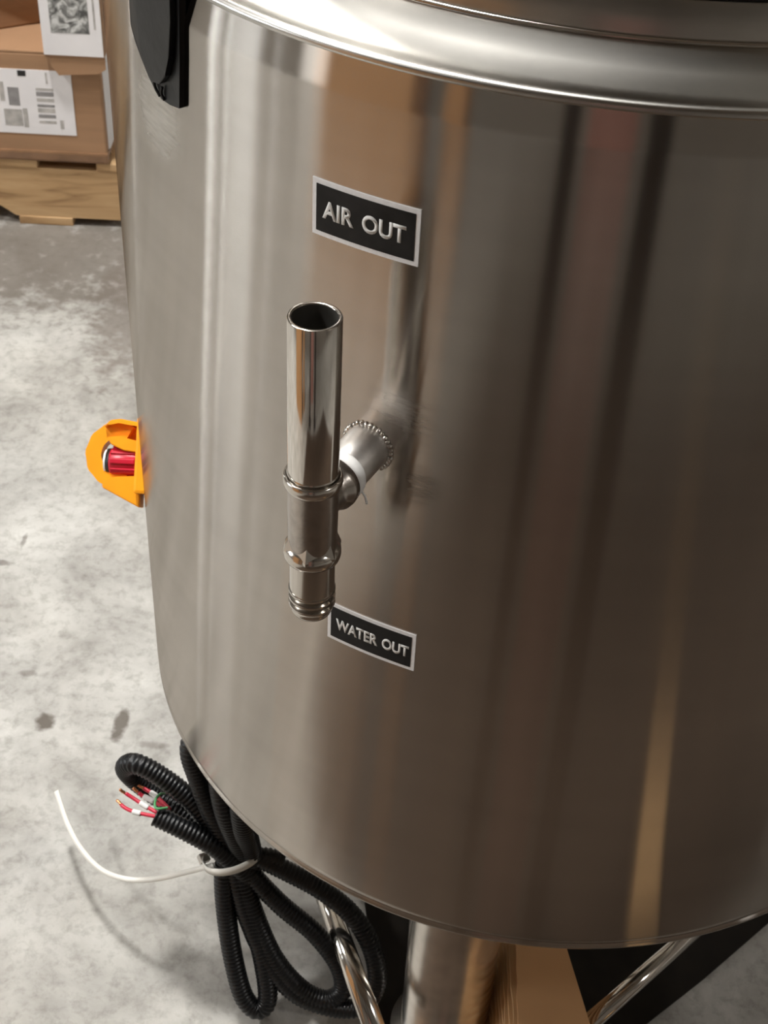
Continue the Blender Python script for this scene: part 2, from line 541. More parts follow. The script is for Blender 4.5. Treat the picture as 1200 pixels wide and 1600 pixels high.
col = [(ru - 0.0012, zu), (ru - 0.0020, zu + 0.003), (ru - 0.0042, zu + 0.020), (ru - 0.0050, zu + 0.0206), (ru - 0.009, zu + 0.0206)]
obj('lid_collar', lathe(col, SEG), 'rim', tank, True)
gas = [(ru - 0.0090, zu + 0.0190), (ru - 0.0062, zu + 0.0206), (ru - 0.0062, zu + 0.0224), (ru - 0.009, zu + 0.0230)]
obj('gasket', lathe(gas, SEG), 'rubber', tank, True)
lid = [(ru - 0.009, zu + 0.0226), (ru - 0.004, zu + 0.0232), (ru - 0.003, zu + 0.027), (ru - 0.006, zu + 0.032), (ru - 0.05, zu + 0.045), (0.12, zu + 0.07), (0, zu + 0.075)]
obj('lid', lathe(lid, 128), 'rim', tank, True)
obj('bottom_plate', lathe([(R - 0.010, ZB), (R - 0.03, ZB - 0.002), (0.15, ZB - 0.02), (0, ZB - 0.025)], 128), 'legsteel', tank, True)
for az in (-15.7, 104.3, 224.3):
    a = math.radians(az)
    lp = [(0.0, 0.0), (0.054, 0.0), (0.054, 0.006), (0.0435, 0.010), (0.0435, ZB - 0.001)]
    obj('leg', lathe(lp, 48), 'legsteel', tank, True, (0.262 * math.sin(a), -0.262 * math.cos(a), 0))
def rod(name, a, b, r, mat, parent):
    return obj(name, tube([Vector(a), Vector(b)], r, 24), mat, parent, True)
rod('brace_rod', (0.215, -0.150, 0.10), (0.045, -0.3145, 0.10), 0.0088, 'polish', tank)
rod('brace_rod', (-0.2225, -0.105, 0.10), (-0.138, -0.325, 0.10), 0.0105, 'polish', tank)

# outlet stub welded to the wall
AZ = -26.97
a_ = math.radians(AZ)
OUT = Vector((math.sin(a_), -math.cos(a_), 0))      # radial, away from the wall
TX, TY = (R + 0.066) * OUT.x, (R + 0.066) * OUT.y   # axis of the upright pipe
ZC = 0.8035                                          # height of the outlet
stub = obj('outlet_stub', lathe([(0.0145, -0.004), (0.0150, 0.001), (0.0150, 0.030), (0.0140, 0.032), (0.0132, 0.046)], 48), 'stub', tank, True)
orient(stub, OUT, OUT * R + Vector((0, 0, ZC)))
bm = bmesh.new()
for k in range(34):
    t = 2 * math.pi * k / 34
    rr = 0.0160 + random.uniform(-0.0004, 0.0004)
    mt = Matrix.Translation((rr * math.cos(t), rr * math.sin(t), 0.0002 - 0.0003)) @ Matrix.Rotation(t, 4, 'Z') @ Matrix.Diagonal((0.0022, 0.0019, 0.0021 + random.uniform(-.0003, .0004), 1))
    bmesh.ops.create_icosphere(bm, subdivisions=2, radius=1.0, matrix=mt)
wb = obj('weld_bead', bm, 'weld', stub, True)
wb['label'] = 'lumpy bright weld bead'

# ------------------------------------------------------------------ tee fitting
tee = thing('tee_fitting', 'stainless tee fitting with open upright pipe and ribbed hose barb below', 'pipe fitting', (TX, TY, ZC))
up_pipe = [(0.0128, 0.018), (0.0128, 0.1300), (0.0131, 0.1305), (0.0148, 0.1305), (0.0151, 0.1300), (0.0151, 0.024), (0.0149, 0.022), (0.0153, 0.0215), (0.0149, 0.020), (0.0152, 0.0185)]
p = obj('upright_pipe', lathe(up_pipe[3:], 64), 'polish', tee, True)
obj('pipe_bore', lathe([(0, 0.03), (0.0128, 0.03), (0.0128, 0.1300)], 48), 'inside', p, True)
obj('pipe_lip', lathe([(0.0128, 0.1298), (0.0131, 0.1306), (0.0147, 0.1306), (0.0150, 0.1300)], 48), 'barb', p, True)
obj('thread', lathe([(0.0150, 0.0262), (0.0157, 0.0254), (0.0151, 0.0246), (0.0158, 0.0236), (0.0151, 0.0228)], 48), 'barb', p, True)
def ring_prof(z, h, r0, r1):
    return [(r0, z - h), (r1 - 0.0008, z - h * 0.8), (r1, z - h * 0.3), (r1, z + h * 0.3), (r1 - 0.0008, z + h * 0.8), (r0, z + h)]
body = obj('tee_body', lathe([(0.0148, -0.033), (0.0150, -0.02), (0.0152, 0.0), (0.0150, 0.02)], 64), 'cast', tee, True)
obj('top_collar', lathe([(0.0148, 0.0135), (0.0172, 0.0165), (0.0178, 0.0195), (0.0177, 0.0222), (0.0170, 0.0238), (0.0160, 0.0240), (0.0156, 0.0228)], 64), 'barb', body, True)
obj('bottom_collar', lathe([(0.0148, -0.0295), (0.0170, -0.0315), (0.0176, -0.0345), (0.0176, -0.0375), (0.0170, -0.0398), (0.0150, -0.0408), (0.0138, -0.0408)], 64), 'barb', body, True)
br_ = obj('branch', lathe([(0.0135, 0.0), (0.0140, 0.012), (0.0145, 0.017), (0.0172, 0.0195), (0.0176, 0.0225), (0.0172, 0.0262), (0.0160, 0.027), (0.0140, 0.027)], 64), 'cast', body, True)
orient(br_, -OUT, (0, 0, 0))
tp = obj('thread_tape', lathe([(0.0150, 0.0275), (0.0164, 0.0278), (0.0168, 0.031), (0.0165, 0.0345), (0.0156, 0.0362), (0.0150, 0.0362)], 64), 'ptfe', body, True)
orient(tp, -OUT, (0, 0, 0))
tp['label'] = 'white thread tape wrapped on the outlet'
sd = Vector((math.cos(a_), math.sin(a_), 0))
tip = [-OUT * 0.032 + sd * 0.0155 + Vector((0, 0, -0.0065)), -OUT * 0.033 + sd * 0.0172 + Vector((0, 0, -0.0105)), -OUT * 0.030 + sd * 0.0200 + Vector((0, 0, -0.0125))]
obj('tape_end', tube(catmull(tip, 0.0008), 0.0008, 6), 'ptfe', tp, True)
bpy.context.view_layer.update()
te = bpy.data.objects['tape_end']
te.parent = body
hb = [(0.0138, -0.0400), (0.0140, -0.045), (0.0140, -0.0660)]
z = -0.0660
for k in range(3):
    hb += [(0.0146, z - 0.0002), (0.0147, z - 0.0012), (0.0143, z - 0.0022), (0.0129, z - 0.0050), (0.0129, z - 0.0053)]
    z -= 0.0054
hb += [(0.0130, z - 0.0010), (0.0122, z - 0.0030), (0.0112, z - 0.0036), (0.0100, z - 0.0036), (0.0100, -0.05)]
h = obj('hose_barb', lathe(hb, 64), 'barb', tee, False)
for poly in h.data.polygons:
    poly.use_smooth = True
md = h.modifiers.new('split', 'EDGE_SPLIT')
md.split_angle = math.radians(40)
hx = obj('hexagon_shoulder', lathe([(0.0146, -0.0225), (0.0182, -0.0325), (0.0182, -0.0345)], 6), 'barb', body)
hx.rotation_euler = (0, 0, 0.35)

# ------------------------------------------------------------------ label plates on the wall
def curved_patch(az0, az1, z0, z1, out0, out1, n=28):
    bm = bmesh.new()
    rows = []
    for k in range(n + 1):
        az = az0 + (az1 - az0) * k / n
        rows.append([bm.verts.new(on_tank(az, zz, oo)) for zz, oo in ((z0, out0), (z0, out1), (z1, out1), (z1, out0))])
    for a, b in zip(rows[:-1], rows[1:]):
        for i in range(4):
            j = (i + 1) % 4
            bm.faces.new((a[i], b[i], b[j], a[j]))
    bm.faces.new(rows[0])
    bm.faces.new(rows[-1][::-1])
    return bm

def lettering(text, az0, az1, z0, z1, out, heavy=0.012, space=1.0):
    cu = bpy.data.curves.new('lettering', 'FONT')
    cu.body = text
    cu.size = 1.0
    cu.offset = heavy
    cu.space_word = space
    cu.resolution_u = 5
    tmp = bpy.data.objects.new('lettering_source', cu)
    COL.objects.link(tmp)
    bpy.context.view_layer.update()
    me = bpy.data.meshes.new_from_object(tmp.evaluated_get(bpy.context.evaluated_depsgraph_get()))
    COL.objects.unlink(tmp)
    bpy.data.objects.remove(tmp)
    bm = bmesh.new()
    bm.from_mesh(me)
    bpy.data.meshes.remove(me)
    bmesh.ops.triangulate(bm, faces=bm.faces)
    xs = [v.co.x for v in bm.verts]
    ys = [v.co.y for v in bm.verts]
    x0, x1, y0, y1 = min(xs), max(xs), min(ys), max(ys)
    for v in bm.verts:
        u, w = (v.co.x - x0) / (x1 - x0), (v.co.y - y0) / (y1 - y0)
        v.co = on_tank(az0 + (az1 - az0) * u, z0 + (z1 - z0) * w, out)
    ext = bmesh.ops.extrude_face_region(bm, geom=bm.faces[:])
    for v in [g for g in ext['geom'] if isinstance(g, bmesh.types.BMVert)]:
        rr = math.hypot(v.co.x, v.co.y)
        v.co.x *= (rr + 0.00025) / rr
        v.co.y *= (rr + 0.00025) / rr
    return bm

def sign(name, text, label, az0, az1, z0, z1, bd_az, bd_z, tx0, tx1, tz0, tz1, space):
    o = tag(obj(name, curved_patch(az0, az1, z0, z1, -0.0004, 0.0007), 'silver'), label, 'label')
    obj('black_panel', curved_patch(az0 + bd_az, az1 - bd_az, z0 + bd_z, z1 - bd_z, 0.0003, 0.00095), 'label_black', o)
    w, hh = az1 - az0, z1 - z0
    l = obj('lettering', lettering(text, az0 + w * tx0, az0 + w * tx1, z0 + hh * tz0, z0 + hh * tz1, 0.0009, 0.032, space), 'label_text', o)
    l['label'] = 'pale letters reading ' + text
    return o
sign('label_plate', 'AIR OUT', 'black label with silver border reading AIR OUT above the pipe', -33.45, -22.90, 0.9394, 0.9746, 0.42, 0.0030, 0.105, 0.885, 0.34, 0.66, 1.7)
sign('label_plate', 'WATER OUT', 'black label with silver border reading WATER OUT under the hose barb', -30.95, -20.55, 0.6230, 0.6576, 0.42, 0.0030, 0.105, 0.935, 0.34, 0.64, 1.5)

# ------------------------------------------------------------------ black strap hanging from the rim
def tank_outline(pts, out0, out1, crown=0.0):
    """closed outline given as (azimuth, height), laid on the wall with a thickness"""
    bm = bmesh.new()
    lo = [bm.verts.new(on_tank(a, zz, out0)) for a, zz in pts]
    hi = [bm.verts.new(on_tank(a, zz, out1)) for a, zz in pts]
    n = len(pts)
    for i in range(n):
        j = (i + 1) % n
        bm.faces.new((lo[i], lo[j], hi[j], hi[i]))
    f = bm.faces.new(hi)
    bmesh.ops.triangulate(bm, faces=[f])
    f2 = bm.faces.new(lo[::-1])
    bmesh.ops.triangulate(bm, faces=[f2])
    return bm
outl = [(-49.2, 1.062), (-49.6, 1.03), (-49.9, 1.005), (-50.35, 0.9765), (-52.0, 0.9745), (-53.6, 0.9740), (-54.9, 0.9770), (-56.2, 0.9825), (-57.6, 0.9905), (-58.8, 0.9975), (-59.6, 1.006), (-59.5, 1.02), (-58.9, 1.04), (-58.6, 1.062)]
strap = tag(obj('rubber_strap', tank_outline(outl, -0.001, 0.0035), 'strap'), 'black rubber strap with tapered tip hanging from the tank rim', 'strap')
inner = [(-49.9, 1.064), (-50.2, 1.03), (-50.8, 1.008), (-51.7, 0.994), (-52.9, 0.986), (-54.3, 0.984), (-55.4, 0.988), (-56.3, 0.996), (-57.0, 1.006), (-57.4, 1.02), (-57.3, 1.04), (-57.0, 1.064)]
tg_ = obj('tongue', tank_outline(inner, 0.003, 0.0070), 'strap', strap)
mdf = tg_.modifiers.new('soft', 'BEVEL')
mdf.width = 0.002
mdf.segments = 3
mdf.limit_method = 'ANGLE'
for s_, (pa, pb) in enumerate((((-54.6, 0.9845), (-53.7, 0.9755)), ((-53.0, 0.9835), (-52.9, 0.9752)))):
    obj('seam', tube(catmull([on_tank(pa[0], pa[1], 0.0045), on_tank((pa[0] + pb[0]) / 2 - 0.2, (pa[1] + pb[1]) / 2, 0.0048), on_tank(pb[0], pb[1], 0.0040)], 0.001), 0.0009, 8), 'strap', strap, True)

# ------------------------------------------------------------------ emergency stop
def estop():
    t = thing('emergency_stop', 'red emergency stop button inside an orange guard on the tank side', 'switch')
    zax = Vector((-0.12, -0.74, 0.66)).normalized()
    xax = Vector((1, 0, 0))
    xax = (xax - zax * xax.dot(zax)).normalized()
    yax = zax.cross(xax)
    mw = Matrix((xax, yax, zax)).transposed().to_4x4()
    mw.translation = Vector((-0.3955, -0.0350, 0.5475))
    t.matrix_world = mw
    def arc_guard(a0, a1, r0, r1, z0, z1, n=20, notch=0.0):
        bm = bmesh.new()
        rows = []
        for k in range(n + 1):
            a = math.radians(a0 + (a1 - a0) * k / n)
            rr = r1 + (notch if (k // 2) % 2 else 0.0)
            rows.append([bm.verts.new((q * math.cos(a), q * math.sin(a), zz)) for q, zz in ((r0, z0), (rr, z0), (rr, z1), (r0, z1))])
        for a, b in zip(rows[:-1], rows[1:]):
            for i in range(4):
                j = (i + 1) % 4
                bm.faces.new((a[i], b[i], b[j], a[j]))
        bm.faces.new(rows[0])
        bm.faces.new(rows[-1][::-1])
        return bm
    def poly(pts, z0, z1):
        bm = bmesh.new()
        lo = [bm.verts.new((x, y, z0)) for x, y in pts]
        hi = [bm.verts.new((x, y, z1)) for x, y in pts]
        for i in range(len(pts)):
            j = (i + 1) % len(pts)
            bm.faces.new((lo[i], lo[j], hi[j], hi[i]))
        bm.faces.new(hi)
        bm.faces.new(lo[::-1])
        bmesh.ops.bevel(bm, geom=bm.edges[:], offset=0.0008, segments=2, affect='EDGES')
        return bm
    obj('base', box(0.020, 0.040, -0.034, 0.034, -0.03, 0.02, 0.003), 'orange', t)
    obj('guard_ring', arc_guard(62, 298, 0.0148, 0.0285, -0.007, 0.005, 30, 0.0007), 'orange', t)
    # arch over the button, hollow underneath
    outer = [(-0.0110, 0.0250)] + [(0.003 + 0.016 * math.cos(a), 0.0225 + 0.0085 * math.sin(a)) for a in [math.pi * (1 - k / 8) for k in range(9)]] + [(0.022, 0.012), (0.015, 0.012)]
    obj('guard_arch', poly([(-0.012, 0.0235), (-0.006, 0.0300), (0.003, 0.0315), (0.020, 0.0290), (0.024, 0.0270), (0.024, 0.0245), (0.012, 0.0262), (0.002, 0.0285), (-0.005, 0.0268)], -0.004, 0.012), 'orange', t)
    obj('guard_back', poly([(-0.010, 0.014), (-0.006, 0.028), (0.022, 0.027), (0.022, 0.010)], -0.008, -0.003), 'orange', t)
    obj('guard_arm', poly([(-0.0075, 0.0150), (0.003, 0.0160), (0.022, 0.0120), (0.022, 0.0020), (0.008, 0.0035), (-0.004, 0.0085)], 0.006, 0.013), 'orange', t)
    obj('guard_flare', poly([(-0.0105, -0.0235), (0.001, -0.0195), (0.024, -0.0180), (0.024, -0.0460), (-0.011, -0.0295)], -0.004, 0.010), 'orange', t)
    b = obj('push_button', lathe([(0, -0.022), (0.0120, -0.022), (0.0135, -0.018), (0.0135, 0.004), (0.0118, 0.007), (0, 0.007)], 28), 'red', t, True)
    b.rotation_euler = (0, -math.pi / 2, 0)
    b.location = (0.000, -0.006, -0.002)
    for k in range(10):
        aa = 2 * math.pi * k / 10
        r_ = obj('grip_rib', box(-0.0014, 0.0014, -0.0022, 0.0022, -0.018, 0.0045, 0.0008), 'red', b)
        r_.location = (0.0136 * math.cos(aa), 0.0136 * math.sin(aa), 0)
        r_.rotation_euler = (0, 0, aa)
    obj('button_face', lathe([(0.0122, 0.006), (0.0118, 0.0095), (0, 0.0105)], 28), 'black', b, True)
    obj('arrow_ring', lathe([(0.0112, 0.0098), (0.0112, 0.0116), (0.0075, 0.0120), (0.0075, 0.0100)], 28), 'white', b, True)
estop()

# ------------------------------------------------------------------ cable conduits
CR = 0.0102
def conduit(pts, r=CR):
    path = catmull(pts, 0.00105)
    prof = (0.0, 0.85, 1.0, 0.35)
    amp = 0.0013
    return tube(path, lambda i: r - amp + amp * prof[i % 4], 14)
P_LOOP_UP = [(-0.2677, -0.1924, 0.1500), (-0.2852, -0.1951, 0.1900), (-0.3057, -0.1846, 0.2220), (-0.3314, -0.1735, 0.2520), (-0.3619, -0.1642, 0.2720), (-0.3806, -0.1587, 0.2760), (-0.3920, -0.1490, 0.2580), (-0.3881, -0.1440, 0.2380), (-0.3706, -0.1454, 0.2180), (-0.3404, -0.1542, 0.1980), (-0.3090, -0.1693, 0.1800), (-0.2829, -0.1842, 0.1550)]
P_END_WIRE = [(-0.2638, -0.1997, 0.1500), (-0.2803, -0.2015, 0.1850), (-0.3022, -0.2007, 0.2120), (-0.3295, -0.1960, 0.2280), (-0.3585, -0.1884, 0.2380)]
P_END_GREEN = [(-0.2671, -0.1958, 0.1650), (-0.2896, -0.1833, 0.1900), (-0.3115, -0.1771, 0.2050), (-0.3342, -0.1657, 0.2150), (-0.3565, -0.1555, 0.2200)]
P_DROP_LEFT = [(-0.3058, -0.1567, 0.3450), (-0.3223, -0.1723, 0.3220), (-0.3160, -0.1788, 0.2850), (-0.3058, -0.1854, 0.2500), (-0.2910, -0.1925, 0.2120), (-0.2779, -0.1926, 0.1700)]
P_DROP_MID = [(-0.2836, -0.1739, 0.3400), (-0.2939, -0.1922, 0.3120), (-0.2896, -0.2041, 0.2750), (-0.2817, -0.2004, 0.2300), (-0.2734, -0.1922, 0.1800)]
P_DROP_RIGHT = [(-0.2583, -0.1947, 0.3400), (-0.2717, -0.2108, 0.3050), (-0.2728, -0.2098, 0.2620), (-0.2702, -0.1979, 0.2150), (-0.2667, -0.1918, 0.1750)]
P_LOOP_NARROW = [(-0.2914, -0.1921, 0.1986), (-0.2941, -0.2033, 0.1680), (-0.2911, -0.2186, 0.1272), (-0.2841, -0.2360, 0.0830), (-0.2731, -0.2526, 0.0422), (-0.2587, -0.2586, 0.0266), (-0.2488, -0.2527, 0.0388), (-0.2537, -0.2370, 0.0762), (-0.2648, -0.2197, 0.1204), (-0.2755, -0.2060, 0.1578), (-0.2821, -0.1952, 0.1884)]
P_LOOP_OUTER = [(-0.2792, -0.1914, 0.1986), (-0.2607, -0.1938, 0.1884), (-0.2326, -0.1975, 0.1734), (-0.1979, -0.2030, 0.1530), (-0.1674, -0.2117, 0.1258), (-0.1468, -0.2251, 0.0898), (-0.1412, -0.2391, 0.0558), (-0.1547, -0.2508, 0.0306), (-0.1866, -0.2530, 0.0300), (-0.2223, -0.2482, 0.0456), (-0.2500, -0.2354, 0.0796), (-0.2699, -0.2187, 0.1238), (-0.2818, -0.2038, 0.1646), (-0.2871, -0.1943, 0.1918)]
P_LOOP_INNER = [(-0.2810, -0.1927, 0.1952), (-0.2664, -0.2011, 0.1694), (-0.2378, -0.2114, 0.1374), (-0.2044, -0.2210, 0.1082), (-0.1804, -0.2327, 0.0762), (-0.1741, -0.2439, 0.0490), (-0.1902, -0.2499, 0.0374), (-0.2161, -0.2464, 0.0490), (-0.2424, -0.2350, 0.0796), (-0.2611, -0.2195, 0.1204), (-0.2756, -0.2034, 0.1646), (-0.2809, -0.1939, 0.1918)]
P_CUT_STUB = [(-0.2821, -0.1947, 0.1898), (-0.2669, -0.1930, 0.1918), (-0.2515, -0.1925, 0.1904), (-0.2367, -0.1933, 0.1857)]
cable = thing('cable_bundle', 'coiled bundle of black corrugated cable conduit hanging below the tank', 'cable')
obj('conduit_loop', conduit(P_LOOP_UP), 'conduit', cable, True)
endw = obj('conduit_end', conduit(P_END_WIRE, 0.0105), 'conduit', cable, True)
endg = obj('conduit_end', conduit(P_END_GREEN), 'conduit', cable, True)
for pp in (P_DROP_LEFT, P_DROP_MID, P_DROP_RIGHT):
    obj('conduit_drop', conduit(pp, 0.0115), 'conduit', cable, True)
for pp in (P_LOOP_NARROW, P_LOOP_OUTER, P_LOOP_INNER):
    obj('conduit_loop', conduit(pp), 'conduit', cable, True)
obj('conduit_end', conduit(P_CUT_STUB, 0.0080), 'conduit', cable, True)
W = [
    ([(-0.3540, -0.1895, 0.2370), (-0.3761, -0.1849, 0.2360), (-0.3893, -0.1789, 0.2350), (-0.3979, -0.1711, 0.2360)], 0.40, 0.58, 'white marker'),
    ([(-0.3530, -0.1890, 0.2400), (-0.3704, -0.1802, 0.2420), (-0.3834, -0.1735, 0.2450), (-0.3946, -0.1698, 0.2500)], 0.30, 0.52, 'white marker'),
    ([(-0.3470, -0.1785, 0.2330), (-0.3633, -0.1695, 0.2350), (-0.3751, -0.1642, 0.2360), (-0.3843, -0.1587, 0.2400)], 0.42, 0.72, 'white marker'),
    ([(-0.3470, -0.1760, 0.2320), (-0.3617, -0.1616, 0.2320), (-0.3720, -0.1545, 0.2320), (-0.3823, -0.1506, 0.2350)], 0.40, 0.68, 'white marker'),
]
for pts, m0, m1, lab in W:
    path = catmull(pts, 0.0012)
    n = len(path)
    w = obj('wire', tube(path[:int(n * 0.86)], 0.0019, 10), 'wire_red', cable, True)
    w['label'] = 'red insulated wire with bare copper tip'
    c = obj('copper_tip', tube([q + Vector((random.uniform(-.0003, .0003), 0, random.uniform(-.0003, .0003))) for q in path[int(n * 0.84):]], lambda i: 0.0013 + 0.0003 * (i % 2), 8), 'copper', w, True)
    obj('marker_sleeve', tube(path[int(n * m0):int(n * m1)], 0.0027, 10), 'white', w, True)
gw = obj('wire', tube(catmull([(-0.3463, -0.1880, 0.2500), (-0.3566, -0.1910, 0.2520), (-0.3590, -0.1797, 0.2500), (-0.3564, -0.1703, 0.2470), (-0.3535, -0.1637, 0.2400)], 0.001), 0.0012, 8), 'wire_green', cable, True)
gw['label'] = 'thin green wire loop'

# ------------------------------------------------------------------ zip tie
TIE = Vector((-0.2870, -0.1915, 0.1865))
P_TAIL = [(-0.3032, -0.2044, 0.187), (-0.3329, -0.1947, 0.16), (-0.3638, -0.1861, 0.135), (-0.3963, -0.1723, 0.112), (-0.4281, -0.1488, 0.092), (-0.4565, -0.116, 0.08), (-0.4787, -0.0809, 0.076), (-0.4983, -0.042, 0.082)]
zt_ = thing('zip_tie', 'long white plastic zip tie around the black conduit bundle', 'zip tie', (0, 0, 0))
u_ = Vector((0.0405, 0.0303, 0.0)).normalized()
# band: ellipse across the bundle
ax2 = Vector((0.35, -0.45, 0.82)).normalized()
ax2 = (ax2 - u_ * ax2.dot(u_)).normalized()
nrm = Vector((-0.12, 0.30, -0.9))
def band(path, widthdir, w, th, closed=False):
    bm = bmesh.new()
    rows = []
    n = len(path)
    for i, p in enumerate(path):
        a, b = (path[i - 1], path[(i + 1) % n]) if closed else (path[max(0, i - 1)], path[min(n - 1, i + 1)])
        t = (b - a).normalized()
        wd = widthdir(i) if callable(widthdir) else widthdir
        wd = (wd - t * wd.dot(t)).normalized()
        nn = t.cross(wd)
        rows.append([bm.verts.new(p + wd * sw * w / 2 + nn * sn * th / 2) for sw, sn in ((-1, -1), (1, -1), (1, 1), (-1, 1))])
    prs = list(zip(rows[:-1], rows[1:]))
    if closed:
        prs.append((rows[-1], rows[0]))
    for a, b in prs:
        for i in range(4):
            j = (i + 1) % 4
            bm.faces.new((a[i], b[i], b[j], a[j]))
    if not closed:
        bm.faces.new(rows[0])
        bm.faces.new(rows[-1][::-1])
    return bm
e1 = u_ * 0.0285
e2 = Vector((0.2, -0.72, 0.35))
e2 = (e2 - u_ * e2.dot(u_)).normalized() * 0.0285
loop = [TIE + e1 * math.cos(2 * math.pi * k / 48) + e2 * math.sin(2 * math.pi * k / 48) for k in range(48)]
obj('band', band(loop, e1.cross(e2).normalized(), 0.0072, 0.0016, True), 'white_plastic', zt_, True)
hd = obj('head', box(-0.005, 0.005, -0.0045, 0.0045, -0.004, 0.004, 0.001), 'white_plastic', zt_)
hd.location = TIE - e1 * 0.75 - e2 * 0.72
hd.rotation_euler = (0.4, 0.2, 0.6)
tl = catmull(P_TAIL, 0.003)
nt_ = len(tl)
obj('tail', band(tl, lambda i: (tl[min(nt_ - 1, i + 1)] - tl[max(0, i - 1)]).cross(Vector((0.15, 0.55, -0.82))), 0.0054, 0.0014), 'white_plastic', zt_, True)

# ------------------------------------------------------------------ cardboard under the tank
cb = thing('cardboard_pad', 'stack of folded corrugated cardboard standing under the tank bottom', 'cardboard', (0, 0, 0))
def slab(z0, z1, dx, jag):
    """sheet reaching toward the front, with a torn left edge"""
    left = [(-0.0135 + dx + random.uniform(-jag, jag), -0.20 - 0.015 * k) for k in range(13)]
    right = [(0.062 + dx, -0.38), (0.024 + dx, -0.20)]
    pts = left + right
    bm = bmesh.new()
    lo = [bm.verts.new((x, y, z0)) for x, y in pts]
    hi = [bm.verts.new((x, y, z1)) for x, y in pts]
    n = len(pts)
    for i in range(n):
        j = (i + 1) % n
        bm.faces.new((lo[i], lo[j], hi[j], hi[i]))
    bm.faces.new(hi)
    bm.faces.new(lo[::-1])
    return bm
zz = 0.0
k = 0
while zz < 0.15:
    th = 0.006
    s_ = obj('cardboard_sheet', slab(zz, zz + th, -0.022 * (1 - zz / 0.15) + (0.003 if k % 2 else -0.001), 0.0012), 'card_pale' if k % 2 == 0 else 'card_light', cb)
    zz += th + (0.0 if k % 2 else 0.0005)
    k += 1

# ------------------------------------------------------------------ pallet and cartons beyond
PY = 1.318
pal = thing('wooden_pallet', 'pale pine wooden pallet carrying the brown cartons', 'pallet')
def plank(name, x0, x1, y0, y1, z0, z1):
    o = obj(name, box(-(x1 - x0) / 2, (x1 - x0) / 2, -(y1 - y0) / 2, (y1 - y0) / 2, -(z1 - z0) / 2, (z1 - z0) / 2, 0.002), 'wood', pal)
    o.location = ((x0 + x1) / 2, (y0 + y1) / 2, (z0 + z1) / 2)
    return o
for y in (PY, PY + 0.46, PY + 0.92):
    # notched stringer
    bm = bmesh.new()
    prof = [(-1.83, 0.016), (-1.62, 0.016), (-1.59, 0.05), (-1.40, 0.05), (-1.37, 0.016), (-1.10, 0.016), (-1.07, 0.05), (-0.905, 0.05), (-0.872, 0.028), (-0.855, 0.016), (-0.662, 0.016), (-0.662, 0.113), (-1.83, 0.113)]
    a = [bm.verts.new((x, y, z)) for x, z in prof]
    b = [bm.verts.new((x, y + 0.038, z)) for x, z in prof]
    for i in range(len(prof)):
        j = (i + 1) % len(prof)
        bm.faces.new((a[i], a[j], b[j], b[i]))
    bm.faces.new(a)
    bm.faces.new(b[::-1])
    obj('stringer', bm, 'wood', pal)
for x0, x1 in ((-1.83, -1.69), (-1.60, -1.50), (-1.41, -1.31), (-1.22, -1.12), (-1.03, -0.93), (-0.90, -0.805), (-0.700, -0.662)):
    plank('deck_board', x0, x1, PY - 0.003, PY + 0.96, 0.113, 0.129)
for x0, x1 in ((-1.83, -1.69), (-1.32, -1.18), (-0.850, -0.752)):
    plank('bottom_board', x0, x1, PY - 0.002, PY + 0.96, 0.0, 0.016)

def carton(name, label, x0, x1, y0, y1, z0, z1, mat='card', rotz=0.0, tape=True, group=None):
    t = thing(name, label, 'carton', ((x0 + x1) / 2, (y0 + y1) / 2, z0), rotz, group)
    w, d, h_ = (x1 - x0) / 2, (y1 - y0) / 2, z1 - z0
    obj('body', box(-w, w, -d, d, 0, h_ - 0.004, 0.003), mat, t)
    obj('flap', box(-w, w, -d, -0.0015, h_ - 0.004, h_, 0.001), mat, t)
    obj('flap', box(-w, w, 0.0015, d, h_ - 0.004, h_, 0.001), mat, t)
    if tape:
        obj('packing_tape', box(-w - 0.0006, w + 0.0006, -0.025, 0.025, h_ - 0.05, h_ + 0.0006), 'tape', t)
    return t
c1 = carton('carton', 'brown carton with printed shipping label lying directly on the pallet', -1.28, -0.678, PY - 0.004, PY + 0.56, 0.129, 0.331, 'card')
def local(t, x, y, z):
    return (x - t.location.x, y - t.location.y, z - t.location.z)
# film round the foot of the carton
fx0, fy0, fz0 = local(c1, -1.283, PY - 0.008, 0.130)
fx1, fy1, fz1 = local(c1, -0.675, PY + 0.02, 0.150)
obj('stretch_film', box(fx0, fx1, fy0, fy1, fz0, fz1, 0.004), 'film', c1)
# printed label on the front
lx0, ly0, lz0 = local(c1, -0.885, PY - 0.0045, 0.181)
lx1, _, lz1 = local(c1, -0.728, 0, 0.298)
lab1 = obj('shipping_label', box(lx0, lx1, ly0 - 0.0006, ly0 + 0.0004, lz0, lz1), 'paper', c1)
def print_bar(fx, fz, fw, fh, mat='print_mid'):
    W_, H_ = lx1 - lx0, lz1 - lz0
    return obj('print', box(lx0 + fx * W_, lx0 + (fx + fw) * W_, ly0 - 0.0010, ly0 - 0.0005, lz0 + fz * H_, lz0 + (fz + fh) * H_), mat, lab1)
print_bar(0.42, 0.90, 0.09, 0.085, 'black')
for k in range(7):
    print_bar(0.60, 0.18 + 0.085 * k, 0.19, 0.040 + 0.012 * (k % 3), 'print_grey' if k % 2 else 'print_mid')
print_bar(0.22, 0.12, 0.20, 0.26)
print_bar(0.43, 0.10, 0.05, 0.30, 'print_mid')
print_bar(0.29, 0.44, 0.12, 0.28, 'print_grey')
print_bar(0.20, 0.50, 0.05, 0.30, 'print_mid')
print_bar(0.04, 0.15, 0.08, 0.40)
print_bar(0.72, 0.80, 0.02, 0.17)
print_bar(0.83, 0.10, 0.04, 0.14)
